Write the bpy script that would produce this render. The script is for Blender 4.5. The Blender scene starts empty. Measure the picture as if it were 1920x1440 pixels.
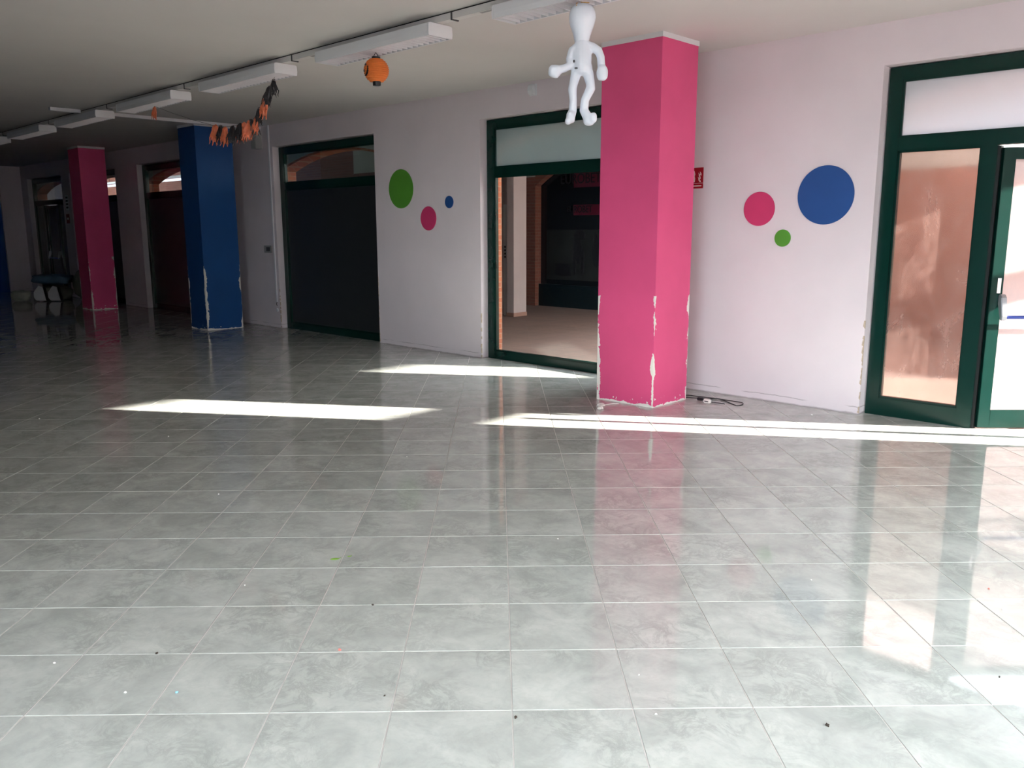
import bpy, bmesh, math, random
from mathutils import Vector, Matrix, noise
random.seed(7)
scene = bpy.context.scene
COL = scene.collection
PI = math.pi

# ------------------------------------------------------------------ camera
CAM = Vector((0.0, -7.059, 1.564))
cr = Vector((0.718835, 0.695177, -0.002381)); cu = Vector((-0.125003, 0.132625, 0.983252)); cf = Vector((-0.683850, 0.706499, -0.182234))
cam_data = bpy.data.cameras.new('camera'); cam = bpy.data.objects.new('camera', cam_data); COL.objects.link(cam)
cam_data.sensor_width = 36.0; cam_data.lens = 36.0 * 1566.95 / 1920.0; cam_data.clip_end = 300
m3 = Matrix((cr, cu, -cf)).transposed()
cam.matrix_world = Matrix.Translation(CAM) @ m3.to_4x4()
scene.camera = cam

# ------------------------------------------------------------------ world, sun, daylight portals, exposure
SUN_E = math.radians(15.0); SX, SY = 0.833, 0.554
world = bpy.data.worlds.new('sky'); scene.world = world; world.use_nodes = True
bg = world.node_tree.nodes['Background']; bg.inputs[0].default_value = (0.86, 0.94, 1.0, 1); bg.inputs[1].default_value = 26.0
sd = bpy.data.lights.new('sun', 'SUN'); sd.energy = 75.0; sd.angle = math.radians(0.5); sd.color = (1.0, 0.95, 0.86)
sun = bpy.data.objects.new('sun', sd); COL.objects.link(sun)
to_sun = Vector((SX * math.cos(SUN_E), SY * math.cos(SUN_E), math.sin(SUN_E))).normalized()
sun.rotation_euler = (-to_sun).to_track_quat('-Z', 'Y').to_euler()
def portal(loc, size_x, size_y, direction):
    ld = bpy.data.lights.new('daylight_portal', 'AREA'); ld.shape = 'RECTANGLE'; ld.size = size_x; ld.size_y = size_y
    ld.cycles.is_portal = True
    o = bpy.data.objects.new('daylight_portal', ld); COL.objects.link(o); o.location = loc
    o.rotation_euler = Vector(direction).to_track_quat('-Z', 'Y').to_euler()
vs = scene.view_settings
vs.view_transform = 'Standard'; vs.look = 'None'; vs.gamma = 1.0; vs.use_curve_mapping = False
vs.exposure = 0.0
scene.cycles.max_bounces = 10; scene.cycles.diffuse_bounces = 6; scene.cycles.glossy_bounces = 5
scene.cycles.transmission_bounces = 8; scene.cycles.transparent_max_bounces = 12
scene.cycles.sample_clamp_indirect = 6.0; scene.cycles.caustics_reflective = False; scene.cycles.caustics_refractive = False

# ------------------------------------------------------------------ dimensions (metres; X along the wall with the doors, Y towards the street)
H = 3.156; HEAD = 2.83
X_END = -24.3; X_RIGHT = 1.8; Y_BACK = -9.6

# ------------------------------------------------------------------ helpers
def lin(c):
    return tuple(((v / 255.0) / 12.92) if v / 255.0 <= 0.04045 else (((v / 255.0) + 0.055) / 1.055) ** 2.4 for v in c) + (1.0,)
class MB:
    def __init__(s): s.v = []; s.f = []
    def box(s, x0, x1, y0, y1, z0, z1):
        b = len(s.v)
        s.v += [(x0,y0,z0),(x1,y0,z0),(x1,y1,z0),(x0,y1,z0),(x0,y0,z1),(x1,y0,z1),(x1,y1,z1),(x0,y1,z1)]
        s.f += [tuple(b+i for i in q) for q in ((0,3,2,1),(4,5,6,7),(0,1,5,4),(1,2,6,5),(2,3,7,6),(3,0,4,7))]
        return s
    def prism(s, poly, axis, a0, a1):
        # poly: 2D outline (counter-clockwise); extruded along axis 'x','y','z' from a0 to a1
        def p3(p, a):
            return {'x': (a, p[0], p[1]), 'y': (p[0], a, p[1]), 'z': (p[0], p[1], a)}[axis]
        n = len(poly); b = len(s.v)
        s.v += [p3(p, a0) for p in poly] + [p3(p, a1) for p in poly]
        s.f.append(tuple(b+i for i in range(n))[::-1]); s.f.append(tuple(b+n+i for i in range(n)))
        for i in range(n):
            j = (i+1) % n; s.f.append((b+i, b+j, b+n+j, b+n+i))
        return s
    def tube(s, pts, r, n=8, caps=True):
        pts = [Vector(p) for p in pts]; b = len(s.v)
        rs = r if isinstance(r, (list, tuple)) else [r] * len(pts)
        a = None
        for i, p in enumerate(pts):
            t = (pts[min(i+1, len(pts)-1)] - pts[max(i-1, 0)]).normalized()
            if a is None: a = t.cross(Vector((0, 0, 1)) if abs(t.z) < 0.8 else Vector((1, 0, 0)))
            else: a = a - t * a.dot(t)          # carry the frame along so the tube never twists
            a.normalize(); c = t.cross(a).normalized()
            for k in range(n):
                q = p + (a * math.cos(2*PI*k/n) + c * math.sin(2*PI*k/n)) * rs[i]
                s.v.append(tuple(q))
        for i in range(len(pts)-1):
            for k in range(n):
                j = (k+1) % n
                s.f.append((b+i*n+k, b+i*n+j, b+(i+1)*n+j, b+(i+1)*n+k))
        if caps:
            s.f.append(tuple(b+k for k in range(n))[::-1]); e = b+(len(pts)-1)*n
            s.f.append(tuple(e+k for k in range(n)))
        return s
    def lathe(s, prof, n=32, c=(0,0,0)):
        b = len(s.v)
        for r, z in prof:
            for k in range(n):
                s.v.append((c[0]+r*math.cos(2*PI*k/n), c[1]+r*math.sin(2*PI*k/n), c[2]+z))
        for i in range(len(prof)-1):
            for k in range(n):
                j = (k+1) % n
                s.f.append((b+i*n+k, b+i*n+j, b+(i+1)*n+j, b+(i+1)*n+k))
        s.f.append(tuple(b+k for k in range(n))[::-1]); e = b+(len(prof)-1)*n
        s.f.append(tuple(e+k for k in range(n)))
        return s
    def blob(s, c, rx, ry, rz, n=16, m=10, rough=0.0, seed=0, rot=0.0):
        b = len(s.v); ca, sa = math.cos(rot), math.sin(rot)
        for i in range(m+1):
            t = PI * i / m
            for k in range(n):
                a = 2*PI*k/n
                d = Vector((math.sin(t)*math.cos(a), math.sin(t)*math.sin(a), math.cos(t)))
                q = 1.0 + rough * noise.noise(d * 2.3 + Vector((seed, seed*1.7, 0)))
                # superellipsoid-like fullness
                x, y, z = (math.copysign(abs(d[i2])**0.75, d[i2]) for i2 in range(3))
                x *= rx*q; y *= ry*q; z *= rz*q
                s.v.append((c[0]+x*ca-y*sa, c[1]+x*sa+y*ca, c[2]+z))
        for i in range(m):
            for k in range(n):
                j = (k+1) % n
                s.f.append((b+i*n+k, b+(i+1)*n+k, b+(i+1)*n+j, b+i*n+j))
        return s
    def mesh(s, name, mat, off=(0,0,0), smooth=False):
        me = bpy.data.meshes.new(name)
        me.from_pydata([(v[0]-off[0], v[1]-off[1], v[2]-off[2]) for v in s.v], [], s.f)
        bm = bmesh.new(); bm.from_mesh(me)
        bmesh.ops.remove_doubles(bm, verts=bm.verts, dist=1e-6)
        bmesh.ops.recalc_face_normals(bm, faces=bm.faces); bm.to_mesh(me); bm.free()
        if mat: me.materials.append(mat)
        if smooth:
            for p in me.polygons: p.use_smooth = True
        return me
    def build(s, name, mat, parent=None, smooth=False, bevel=0.0, local=False):
        off = (0,0,0)
        if parent is not None and not local: off = tuple(origin(parent))
        me = s.mesh(name, mat, off, smooth)
        o = bpy.data.objects.new(name, me); COL.objects.link(o)
        if parent is not None: o.parent = parent
        if bevel > 0:
            bm = bmesh.new(); bm.from_mesh(me)
            es = [e for e in bm.edges if len(e.link_faces) == 2 and e.calc_face_angle(0) > 0.5]
            bmesh.ops.bevel(bm, geom=es, offset=bevel, segments=2, affect='EDGES', clamp_overlap=True)
            bm.to_mesh(me); bm.free()
        return o
def origin(o):
    p = Vector((0,0,0))
    while o is not None:
        p += o.location; o = o.parent
    return p
def tag(o, label=None, cat=None, group=None, kind=None):
    if label: o['label'] = label
    if cat: o['category'] = cat
    if group: o['group'] = group
    if kind: o['kind'] = kind
    return o
def empty(name, loc, label=None, cat=None, group=None, kind=None, rz=0.0):
    o = bpy.data.objects.new(name, None); COL.objects.link(o); o.location = loc; o.rotation_euler = (0,0,rz)
    o.empty_display_size = 0.1
    return tag(o, label, cat, group, kind)
def copy_tree(o, parent=None):
    c = o.copy(); COL.objects.link(c); c.parent = parent
    for ch in list(o.children): copy_tree(ch, c)
    return c
def text_mesh(name, body, size, mat, loc, parent, extrude=0.002, bold=0.0, sx=1.0):
    cu_ = bpy.data.curves.new(name, 'FONT'); cu_.body = body; cu_.size = size; cu_.extrude = extrude; cu_.offset = bold
    t = bpy.data.objects.new(name + '_tmp', cu_); COL.objects.link(t)
    dg = bpy.context.evaluated_depsgraph_get()
    me = bpy.data.meshes.new_from_object(t.evaluated_get(dg)); bpy.data.objects.remove(t); bpy.data.curves.remove(cu_)
    me.name = name
    me.transform(Matrix.Rotation(PI/2, 4, 'X') @ Matrix.Diagonal((sx, 1, 1, 1)))
    me.materials.clear(); me.materials.append(mat)
    o = bpy.data.objects.new(name, me); COL.objects.link(o)
    o.location = Vector(loc) - origin(parent); o.parent = parent
    return o

# ------------------------------------------------------------------ materials
def new_mat(name):
    m = bpy.data.materials.new(name); m.use_nodes = True
    nt = m.node_tree; nt.nodes.clear()
    out = nt.nodes.new('ShaderNodeOutputMaterial')
    return m, nt, out
def N(nt, typ, **kw):
    n = nt.nodes.new(typ)
    for k, v in kw.items():
        if k.startswith('i_'):
            key = k[2:]; n.inputs[int(key) if key.isdigit() else key].default_value = v
        else: setattr(n, k, v)
    return n
def math_n(nt, op, a, b=None, clamp=False):
    n = nt.nodes.new('ShaderNodeMath'); n.operation = op; n.use_clamp = clamp
    for i, x in enumerate((a, b)):
        if x is None: continue
        if isinstance(x, (int, float)): n.inputs[i].default_value = x
        else: nt.links.new(x, n.inputs[i])
    return n.outputs[0]
def mix_col(nt, fac, a, b):
    n = nt.nodes.new('ShaderNodeMix'); n.data_type = 'RGBA'
    for sock, x in ((n.inputs[0], fac), (n.inputs[6], a), (n.inputs[7], b)):
        if isinstance(x, (int, float)): sock.default_value = x
        elif isinstance(x, tuple): sock.default_value = x
        else: nt.links.new(x, sock)
    return n.outputs[2]
def ramp(nt, x, a, b):
    n = nt.nodes.new('ShaderNodeMapRange'); n.clamp = True
    nt.links.new(x, n.inputs[0]); n.inputs[1].default_value = a; n.inputs[2].default_value = b
    return n.outputs[0]
def noise_n(nt, vec, scale, detail=3.0, rough=0.55, dist=0.0):
    n = nt.nodes.new('ShaderNodeTexNoise'); n.inputs['Scale'].default_value = scale
    n.inputs['Detail'].default_value = detail; n.inputs['Roughness'].default_value = rough; n.inputs['Distortion'].default_value = dist
    if vec is not None: nt.links.new(vec, n.inputs['Vector'])
    return n.outputs[0]
def plain(name, rgb, rough=0.5, spec=0.5, var=0.06, vscale=6.0, metal=0.0, bump=0.0, bscale=60.0, coat=0.0):
    m, nt, out = new_mat(name)
    p = N(nt, 'ShaderNodeBsdfPrincipled'); p.inputs['Roughness'].default_value = rough; p.inputs['Metallic'].default_value = metal
    p.inputs['Specular IOR Level'].default_value = spec; p.inputs['Coat Weight'].default_value = coat
    g = N(nt, 'ShaderNodeNewGeometry')
    c = lin(rgb); d = tuple(x * (1 - 2*var) for x in c[:3]) + (1,)
    nz = noise_n(nt, g.outputs['Position'], vscale, 4.0)
    nt.links.new(mix_col(nt, ramp(nt, nz, 0.35, 0.7), c, d), p.inputs['Base Color'])
    if bump > 0:
        b = N(nt, 'ShaderNodeBump'); b.inputs['Strength'].default_value = bump; b.inputs['Distance'].default_value = 0.01
        nt.links.new(noise_n(nt, g.outputs['Position'], bscale, 3.0), b.inputs['Height']); nt.links.new(b.outputs[0], p.inputs['Normal'])
    nt.links.new(p.outputs[0], out.inputs[0])
    return m
def emit(name, rgb, strength):
    m, nt, out = new_mat(name); e = N(nt, 'ShaderNodeEmission'); e.inputs[0].default_value = lin(rgb); e.inputs[1].default_value = strength
    nt.links.new(e.outputs[0], out.inputs[0]); return m

# glossy grey-green marble floor tile; every tile gets its own offset into the veining
def tile_material():
    m, nt, out = new_mat('marble_tile')
    p = N(nt, 'ShaderNodeBsdfPrincipled')
    g = N(nt, 'ShaderNodeNewGeometry')
    mp = N(nt, 'ShaderNodeMapping', vector_type='TEXTURE'); mp.inputs['Location'].default_value = (TO[0], TO[1], 0); mp.inputs['Rotation'].default_value = (0, 0, PI/4); mp.inputs['Scale'].default_value = (T, T, 1)
    nt.links.new(g.outputs['Position'], mp.inputs[0])
    fl = N(nt, 'ShaderNodeVectorMath', operation='FLOOR'); nt.links.new(mp.outputs[0], fl.inputs[0])
    wn = N(nt, 'ShaderNodeTexWhiteNoise'); nt.links.new(fl.outputs[0], wn.inputs[0])
    sc = N(nt, 'ShaderNodeVectorMath', operation='SCALE'); nt.links.new(wn.outputs['Color'], sc.inputs[0]); sc.inputs['Scale'].default_value = 40.0
    ad = N(nt, 'ShaderNodeVectorMath', operation='ADD'); nt.links.new(g.outputs['Position'], ad.inputs[0]); nt.links.new(sc.outputs[0], ad.inputs[1])
    v = ad.outputs[0]
    cloud = noise_n(nt, v, 4.5, 5.0, 0.6, 0.6)
    veins = noise_n(nt, v, 8.0, 8.0, 0.72, 0.7)
    vm = math_n(nt, 'ABSOLUTE', math_n(nt, 'SUBTRACT', veins, 0.5))
    vein = ramp(nt, vm, 0.075, 0.0)
    vein = math_n(nt, 'MULTIPLY', vein, ramp(nt, noise_n(nt, v, 3.0, 2.0), 0.4, 0.62))
    fine = noise_n(nt, v, 30.0, 4.0, 0.6, 0.8)
    c1 = mix_col(nt, ramp(nt, cloud, 0.32, 0.68), lin((164,166,161)), lin((192,193,187)))
    c2 = mix_col(nt, math_n(nt, 'MULTIPLY', ramp(nt, fine, 0.45, 0.75), 0.25), c1, lin((150,153,148)))
    c3 = mix_col(nt, math_n(nt, 'MULTIPLY', vein, 0.30), c2, lin((110,114,109)))
    tv = math_n(nt, 'MULTIPLY', math_n(nt, 'SUBTRACT', wn.outputs['Value'], 0.5), 0.10)
    hs = N(nt, 'ShaderNodeHueSaturation'); nt.links.new(c3, hs.inputs['Color']); nt.links.new(math_n(nt, 'ADD', tv, 1.0), hs.inputs['Value'])
    nt.links.new(hs.outputs[0], p.inputs['Base Color'])
    rg = math_n(nt, 'ADD', math_n(nt, 'MULTIPLY', noise_n(nt, g.outputs['Position'], 2.0, 4.0), 0.07), 0.015)
    nt.links.new(rg, p.inputs['Roughness'])
    p.inputs['IOR'].default_value = 1.65
    nt.links.new(p.outputs[0], out.inputs[0])
    return m
# painted plaster wall, with the scar of the removed skirting near the floor
def wall_material(name, rgb, scar=True):
    m, nt, out = new_mat(name)
    p = N(nt, 'ShaderNodeBsdfPrincipled'); p.inputs['Roughness'].default_value = 0.75; p.inputs['Specular IOR Level'].default_value = 0.25
    g = N(nt, 'ShaderNodeNewGeometry'); sp = N(nt, 'ShaderNodeSeparateXYZ'); nt.links.new(g.outputs['Position'], sp.inputs[0])
    c = lin(rgb); d = tuple(x*0.93 for x in c[:3]) + (1,)
    col = mix_col(nt, ramp(nt, noise_n(nt, g.outputs['Position'], 1.3, 4.0), 0.35, 0.7), c, d)
    if scar:
        wob = math_n(nt, 'MULTIPLY', math_n(nt, 'SUBTRACT', noise_n(nt, g.outputs['Position'], 7.0, 4.0), 0.5), 0.03)
        z = math_n(nt, 'ADD', sp.outputs[2], wob)
        line = ramp(nt, math_n(nt, 'ABSOLUTE', math_n(nt, 'SUBTRACT', z, 0.062)), 0.006, 0.001)
        br = ramp(nt, noise_n(nt, g.outputs['Position'], 2.7, 2.0), 0.42, 0.52)
        col = mix_col(nt, math_n(nt, 'MULTIPLY', math_n(nt, 'MULTIPLY', line, br), 0.55), col, lin((120,108,112)))
        low = ramp(nt, z, 0.016, 0.004)
        col = mix_col(nt, math_n(nt, 'MULTIPLY', low, 0.6), col, lin((110,100,98)))
    nt.links.new(col, p.inputs['Base Color'])
    b = N(nt, 'ShaderNodeBump'); b.inputs['Strength'].default_value = 0.12; b.inputs['Distance'].default_value = 0.004
    nt.links.new(noise_n(nt, g.outputs['Position'], 45.0, 4.0), b.inputs['Height']); nt.links.new(b.outputs[0], p.inputs['Normal'])
    nt.links.new(p.outputs[0], out.inputs[0])
    return m
# painted pillar, paint knocked off its corners and foot so that white plaster shows
def pillar_material(name, rgb, hx, hy, top, seed):
    m, nt, out = new_mat(name)
    p = N(nt, 'ShaderNodeBsdfPrincipled'); p.inputs['Roughness'].default_value = 0.5; p.inputs['Specular IOR Level'].default_value = 0.3
    tc = N(nt, 'ShaderNodeTexCoord'); sp = N(nt, 'ShaderNodeSeparateXYZ'); nt.links.new(tc.outputs['Object'], sp.inputs[0])
    off = N(nt, 'ShaderNodeVectorMath', operation='ADD'); nt.links.new(tc.outputs['Object'], off.inputs[0]); off.inputs[1].default_value = (seed, seed*0.7, seed*1.3)
    v = off.outputs[0]
    dx = math_n(nt, 'SUBTRACT', hx, math_n(nt, 'ABSOLUTE', sp.outputs[0])); dy = math_n(nt, 'SUBTRACT', hy, math_n(nt, 'ABSOLUTE', sp.outputs[1]))
    d = math_n(nt, 'MAXIMUM', dx, dy)
    st = N(nt, 'ShaderNodeMapping'); st.inputs['Scale'].default_value = (1, 1, 0.45); nt.links.new(v, st.inputs[0])
    n1 = noise_n(nt, st.outputs[0], 9.0, 4.0, 0.6)
    n2 = noise_n(nt, v, 38.0, 3.0, 0.6)
    lim = math_n(nt, 'ADD', math_n(nt, 'MULTIPLY', math_n(nt, 'SUBTRACT', n1, 0.42), 0.17), math_n(nt, 'MULTIPLY', math_n(nt, 'SUBTRACT', n2, 0.5), 0.022))
    edge = math_n(nt, 'LESS_THAN', d, lim)
    topz = math_n(nt, 'ADD', math_n(nt, 'MULTIPLY', noise_n(nt, v, 2.2, 2.0), 0.25), top - 0.12)
    edge = math_n(nt, 'MULTIPLY', edge, math_n(nt, 'LESS_THAN', sp.outputs[2], topz))
    footl = math_n(nt, 'ADD', math_n(nt, 'MULTIPLY', math_n(nt, 'SUBTRACT', noise_n(nt, v, 8.0, 4.0, 0.6), 0.45), 0.10), 0.012)
    foot = math_n(nt, 'LESS_THAN', sp.outputs[2], footl)
    chips = math_n(nt, 'MULTIPLY', math_n(nt, 'GREATER_THAN', noise_n(nt, v, 22.0, 2.0), 0.66), math_n(nt, 'LESS_THAN', sp.outputs[2], 0.085))
    mask = math_n(nt, 'MAXIMUM', math_n(nt, 'MAXIMUM', edge, foot), chips)
    c = lin(rgb); dk = tuple(x*0.92 for x in c[:3]) + (1,)
    base = mix_col(nt, ramp(nt, noise_n(nt, v, 2.5, 4.0), 0.35, 0.7), c, dk)
    col = mix_col(nt, mask, base, lin((226,222,216)))
    nt.links.new(col, p.inputs['Base Color'])
    b = N(nt, 'ShaderNodeBump', invert=True); b.inputs['Strength'].default_value = 0.5; b.inputs['Distance'].default_value = 0.003
    nt.links.new(mask, b.inputs['Height']); nt.links.new(b.outputs[0], p.inputs['Normal'])
    nt.links.new(p.outputs[0], out.inputs[0])
    return m
def schlick(nt, f0=0.04):
    # thin-sheet Fresnel that is the same from both sides
    g = N(nt, 'ShaderNodeNewGeometry'); d = N(nt, 'ShaderNodeVectorMath', operation='DOT_PRODUCT')
    nt.links.new(g.outputs['Normal'], d.inputs[0]); nt.links.new(g.outputs['Incoming'], d.inputs[1])
    c = math_n(nt, 'SUBTRACT', 1.0, math_n(nt, 'ABSOLUTE', d.outputs['Value']), True)
    return math_n(nt, 'ADD', math_n(nt, 'MULTIPLY', math_n(nt, 'POWER', c, 5.0), 1.0-f0), f0)
def clear_glass(name, tint=(1,1,1,1), refl=1.0):
    m, nt, out = new_mat(name)
    t = N(nt, 'ShaderNodeBsdfTransparent'); t.inputs[0].default_value = tint
    gl = N(nt, 'ShaderNodeBsdfGlossy'); gl.inputs['Roughness'].default_value = 0.01; gl.inputs[0].default_value = (1,1,1,1)
    mx = N(nt, 'ShaderNodeMixShader'); nt.links.new(math_n(nt, 'MULTIPLY', schlick(nt), refl, True), mx.inputs[0])
    nt.links.new(t.outputs[0], mx.inputs[1]); nt.links.new(gl.outputs[0], mx.inputs[2]); nt.links.new(mx.outputs[0], out.inputs[0])
    return m
# glass with a matt film: part rough see-through, part milky; smear = uneven whitewash on it
def film_glass(name, see, milk, milk_fac, rough=0.35, trans=0.5, smear=0.0, gloss=0.25):
    m, nt, out = new_mat(name)
    g = N(nt, 'ShaderNodeNewGeometry')
    rf = N(nt, 'ShaderNodeBsdfRefraction'); rf.inputs['Color'].default_value = lin(see); rf.inputs['Roughness'].default_value = rough; rf.inputs['IOR'].default_value = 1.12
    di = N(nt, 'ShaderNodeBsdfDiffuse'); di.inputs[0].default_value = lin(milk)
    tl = N(nt, 'ShaderNodeBsdfTranslucent'); tl.inputs[0].default_value = lin(milk)
    mk = N(nt, 'ShaderNodeMixShader'); mk.inputs[0].default_value = trans; nt.links.new(di.outputs[0], mk.inputs[1]); nt.links.new(tl.outputs[0], mk.inputs[2])
    mx = N(nt, 'ShaderNodeMixShader')
    if smear > 0:
        st = N(nt, 'ShaderNodeMapping'); st.inputs['Scale'].default_value = (1, 1, 0.55); nt.links.new(g.outputs['Position'], st.inputs[0])
        a = ramp(nt, noise_n(nt, st.outputs[0], 4.2, 6.0, 0.68, 0.8), 0.44, 0.66)
        mx_f = math_n(nt, 'ADD', math_n(nt, 'MULTIPLY', a, smear), milk_fac); nt.links.new(mx_f, mx.inputs[0])
    else: mx.inputs[0].default_value = milk_fac
    nt.links.new(rf.outputs[0], mx.inputs[1]); nt.links.new(mk.outputs[0], mx.inputs[2])
    gl = N(nt, 'ShaderNodeBsdfGlossy'); gl.inputs['Roughness'].default_value = gloss; gl.inputs[0].default_value = (1,1,1,1)
    m2 = N(nt, 'ShaderNodeMixShader'); nt.links.new(schlick(nt), m2.inputs[0]); nt.links.new(mx.outputs[0], m2.inputs[1]); nt.links.new(gl.outputs[0], m2.inputs[2])
    nt.links.new(m2.outputs[0], out.inputs[0])
    return m
def brick_material(name, c1, c2, mortar, scale=1.0, axis='xz'):
    m, nt, out = new_mat(name)
    p = N(nt, 'ShaderNodeBsdfPrincipled'); p.inputs['Roughness'].default_value = 0.85
    g = N(nt, 'ShaderNodeNewGeometry'); sp = N(nt, 'ShaderNodeSeparateXYZ'); nt.links.new(g.outputs['Position'], sp.inputs[0])
    cb = N(nt, 'ShaderNodeCombineXYZ'); nt.links.new(math_n(nt, 'ADD', sp.outputs[0], sp.outputs[1]), cb.inputs[0])
    nt.links.new(sp.outputs[2] if axis == 'xz' else sp.outputs[1], cb.inputs[1])
    if axis != 'xz': nt.links.new(sp.outputs[0], cb.inputs[0])
    b = N(nt, 'ShaderNodeTexBrick'); b.inputs['Color1'].default_value = lin(c1); b.inputs['Color2'].default_value = lin(c2); b.inputs['Mortar'].default_value = lin(mortar)
    b.inputs['Scale'].default_value = 1.0; b.inputs['Brick Width'].default_value = 0.25*scale; b.inputs['Row Height'].default_value = 0.065*scale if axis == 'xz' else 0.3*scale; b.inputs['Mortar Size'].default_value = 0.006
    if axis != 'xz': b.offset = 0.0; b.inputs['Brick Width'].default_value = 0.3*scale
    nt.links.new(cb.outputs[0], b.inputs[0]); nt.links.new(b.outputs[0], p.inputs['Base Color']); nt.links.new(p.outputs[0], out.inputs[0])
    return m

T = 0.4; TO = (-1.754, -5.25)
M = {}
M['tile'] = tile_material()
M['grout'] = plain('grout', (206,200,196), 0.8, 0.2, 0.10, 9.0)
M['wall'] = wall_material('wall_paint', (220,210,215))
M['ceiling'] = plain('ceiling_paint', (214,211,209), 0.9, 0.1, 0.03, 0.8)
M['backblue'] = wall_material('back_wall_paint', (84,104,132), False)
M['reveal'] = plain('reveal_paint', (230,226,228), 0.7, 0.2, 0.03)
M['white'] = plain('white_enamel', (222,224,228), 0.35, 0.5, 0.02)
M['louvre'] = plain('louvre_white', (232,232,236), 0.3, 0.5, 0.02)
M['track'] = plain('track_white', (214,212,210), 0.45, 0.4, 0.03)
M['dark'] = plain('gap_shade', (28,28,30), 0.7, 0.2)
M['green'] = plain('green_enamel', (5,40,34), 0.22, 0.32, 0.05)
M['leafgreen'] = M['green']
M['gasket'] = plain('black_gasket', (12,14,14), 0.5, 0.3)
M['blackplastic'] = plain('black_plastic', (22,22,26), 0.35, 0.5)
M['silver'] = plain('silver_latch', (150,152,156), 0.3, 0.5, 0.03, metal=0.6)
M['barblue'] = plain('push_bar_blue', (38,62,150), 0.35, 0.5, 0.03)
M['glass'] = clear_glass('clear_glass', (0.93,0.94,0.94,1), 1.2)
M['sky_glass'] = clear_glass('daylight_glass', (0.95,0.96,0.96,1), 1.0)
M['film_dark'] = film_glass('dark_film_glass', (95,97,102), (60,64,68), 0.6, 0.28, 0.35, gloss=0.3)
M['film_side'] = film_glass('frosted_side_glass', (178,160,154), (225,205,198), 0.03, 0.22, 0.5, 0.10, gloss=0.35)
M['film_leaf'] = film_glass('frosted_leaf_glass', (235,220,215), (205,192,192), 0.55, 0.45, 0.35, 0.25, gloss=0.3)
M['film_white'] = film_glass('white_frosted_glass', (225,230,235), (232,232,238), 0.92, 0.45, 0.42, gloss=0.3)
M['film_pale'] = film_glass('pale_frosted_glass', (205,228,232), (210,226,228), 0.60, 0.16, 0.3, gloss=0.15)
M['trans_clear'] = clear_glass('transom_glass', (0.80,0.84,0.83,1), 1.2)
M['brick'] = brick_material('orange_brick', (196,120,84), (178,104,74), (190,150,125))
M['brickdark'] = brick_material('brown_brick', (126,72,56), (112,62,50), (120,90,78))
M['outplaster'] = plain('outer_plaster', (196,200,192), 0.85, 0.2, 0.05, 2.0)
M['outwhite'] = plain('outer_white_plaster', (196,180,178), 0.85, 0.2, 0.04, 2.0)
M['orangeplaster'] = plain('orange_plaster', (176,138,124), 0.85, 0.2, 0.06, 1.2)
M['outfloor'] = brick_material('brown_paving', (142,114,103), (136,109,99), (122,100,91), 1.0, 'xy')
M['shopglass'] = plain('dark_shop_glass', (22,28,32), 0.08, 0.5, 0.1, 3.0)
M['shopteal'] = plain('dark_teal_panel', (14,30,36), 0.3, 0.4)
M['magenta'] = plain('magenta_sign', (92,18,42), 0.4, 0.4, 0.08)
M['signtext'] = plain('sign_lettering', (20,14,20), 0.5, 0.3)
M['poster'] = plain('grey_poster', (44,48,48), 0.5, 0.3, 0.2, 3.0)
M['posterdark'] = plain('poster_print', (28,28,33), 0.5, 0.3, 0.2, 8.0)
M['pipewhite'] = plain('conduit_white', (214,214,220), 0.5, 0.4, 0.03)
M['greyplastic'] = plain('grey_plastic', (150,150,150), 0.5, 0.4, 0.04)
M['darkgrey'] = plain('dark_grey_plastic', (66,66,70), 0.5, 0.4, 0.04)
M['orange'] = plain('orange_paper', (224,122,56), 0.6, 0.3, 0.10, 14.0)
M['orangefoil'] = plain('orange_foil', (224,118,82), 0.35, 0.5, 0.15, 20.0)
M['blackfoil'] = plain('black_foil', (40,38,42), 0.4, 0.4, 0.15, 20.0)
M['vinyl'] = plain('white_vinyl', (230,238,250), 0.32, 0.5, 0.02, 5.0, coat=0.2)
M['ribbon'] = plain('yellow_ribbon', (228,176,90), 0.5, 0.4, 0.1)
M['pink_disc'] = plain('pink_disc', (196,58,104), 0.5, 0.3, 0.03)
M['blue_disc'] = plain('blue_disc', (34,74,136), 0.5, 0.3, 0.03)
M['green_disc'] = plain('green_disc', (82,144,50), 0.5, 0.3, 0.03)
M['sign_red'] = plain('sign_red', (150,10,28), 0.4, 0.4, 0.03)
M['sign_white'] = plain('sign_white', (232,220,220), 0.5, 0.3, 0.02)
M['bluewall'] = plain('blue_wall', (24,72,140), 0.6, 0.3, 0.05, 1.5)
M['sack'] = plain('grey_sack', (126,130,118), 0.8, 0.2, 0.12, 5.0, bump=0.4, bscale=9.0)
M['tarp'] = plain('blue_tarp', (86,112,136), 0.7, 0.3, 0.15, 4.0, bump=0.5, bscale=10.0)
M['box_white'] = plain('white_board', (216,216,218), 0.6, 0.3, 0.04)
M['cloth'] = plain('cream_cloth', (170,172,160), 0.8, 0.2, 0.1, 6.0, bump=0.4, bscale=14.0)
M['cable'] = plain('black_cable', (40,38,40), 0.5, 0.3)
M['plug'] = plain('white_plug', (226,220,216), 0.45, 0.4, 0.03)
M['leaf_green'] = plain('leaf_green', (120,160,50), 0.5, 0.3, 0.15, 80.0)
M['crumb_white'] = plain('crumb_white', (232,230,226), 0.7, 0.2)
M['crumb_dark'] = plain('crumb_dark', (60,52,46), 0.7, 0.2)
M['crumb_blue'] = plain('crumb_blue', (140,200,230), 0.6, 0.2)
M['crumb_red'] = plain('crumb_red', (214,130,120), 0.6, 0.2)
M['tube'] = emit('lit_tube', (235,240,255), 3.0)
M['plasterbare'] = plain('bare_plaster', (196,178,160), 0.9, 0.1, 0.15, 30.0)
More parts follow.
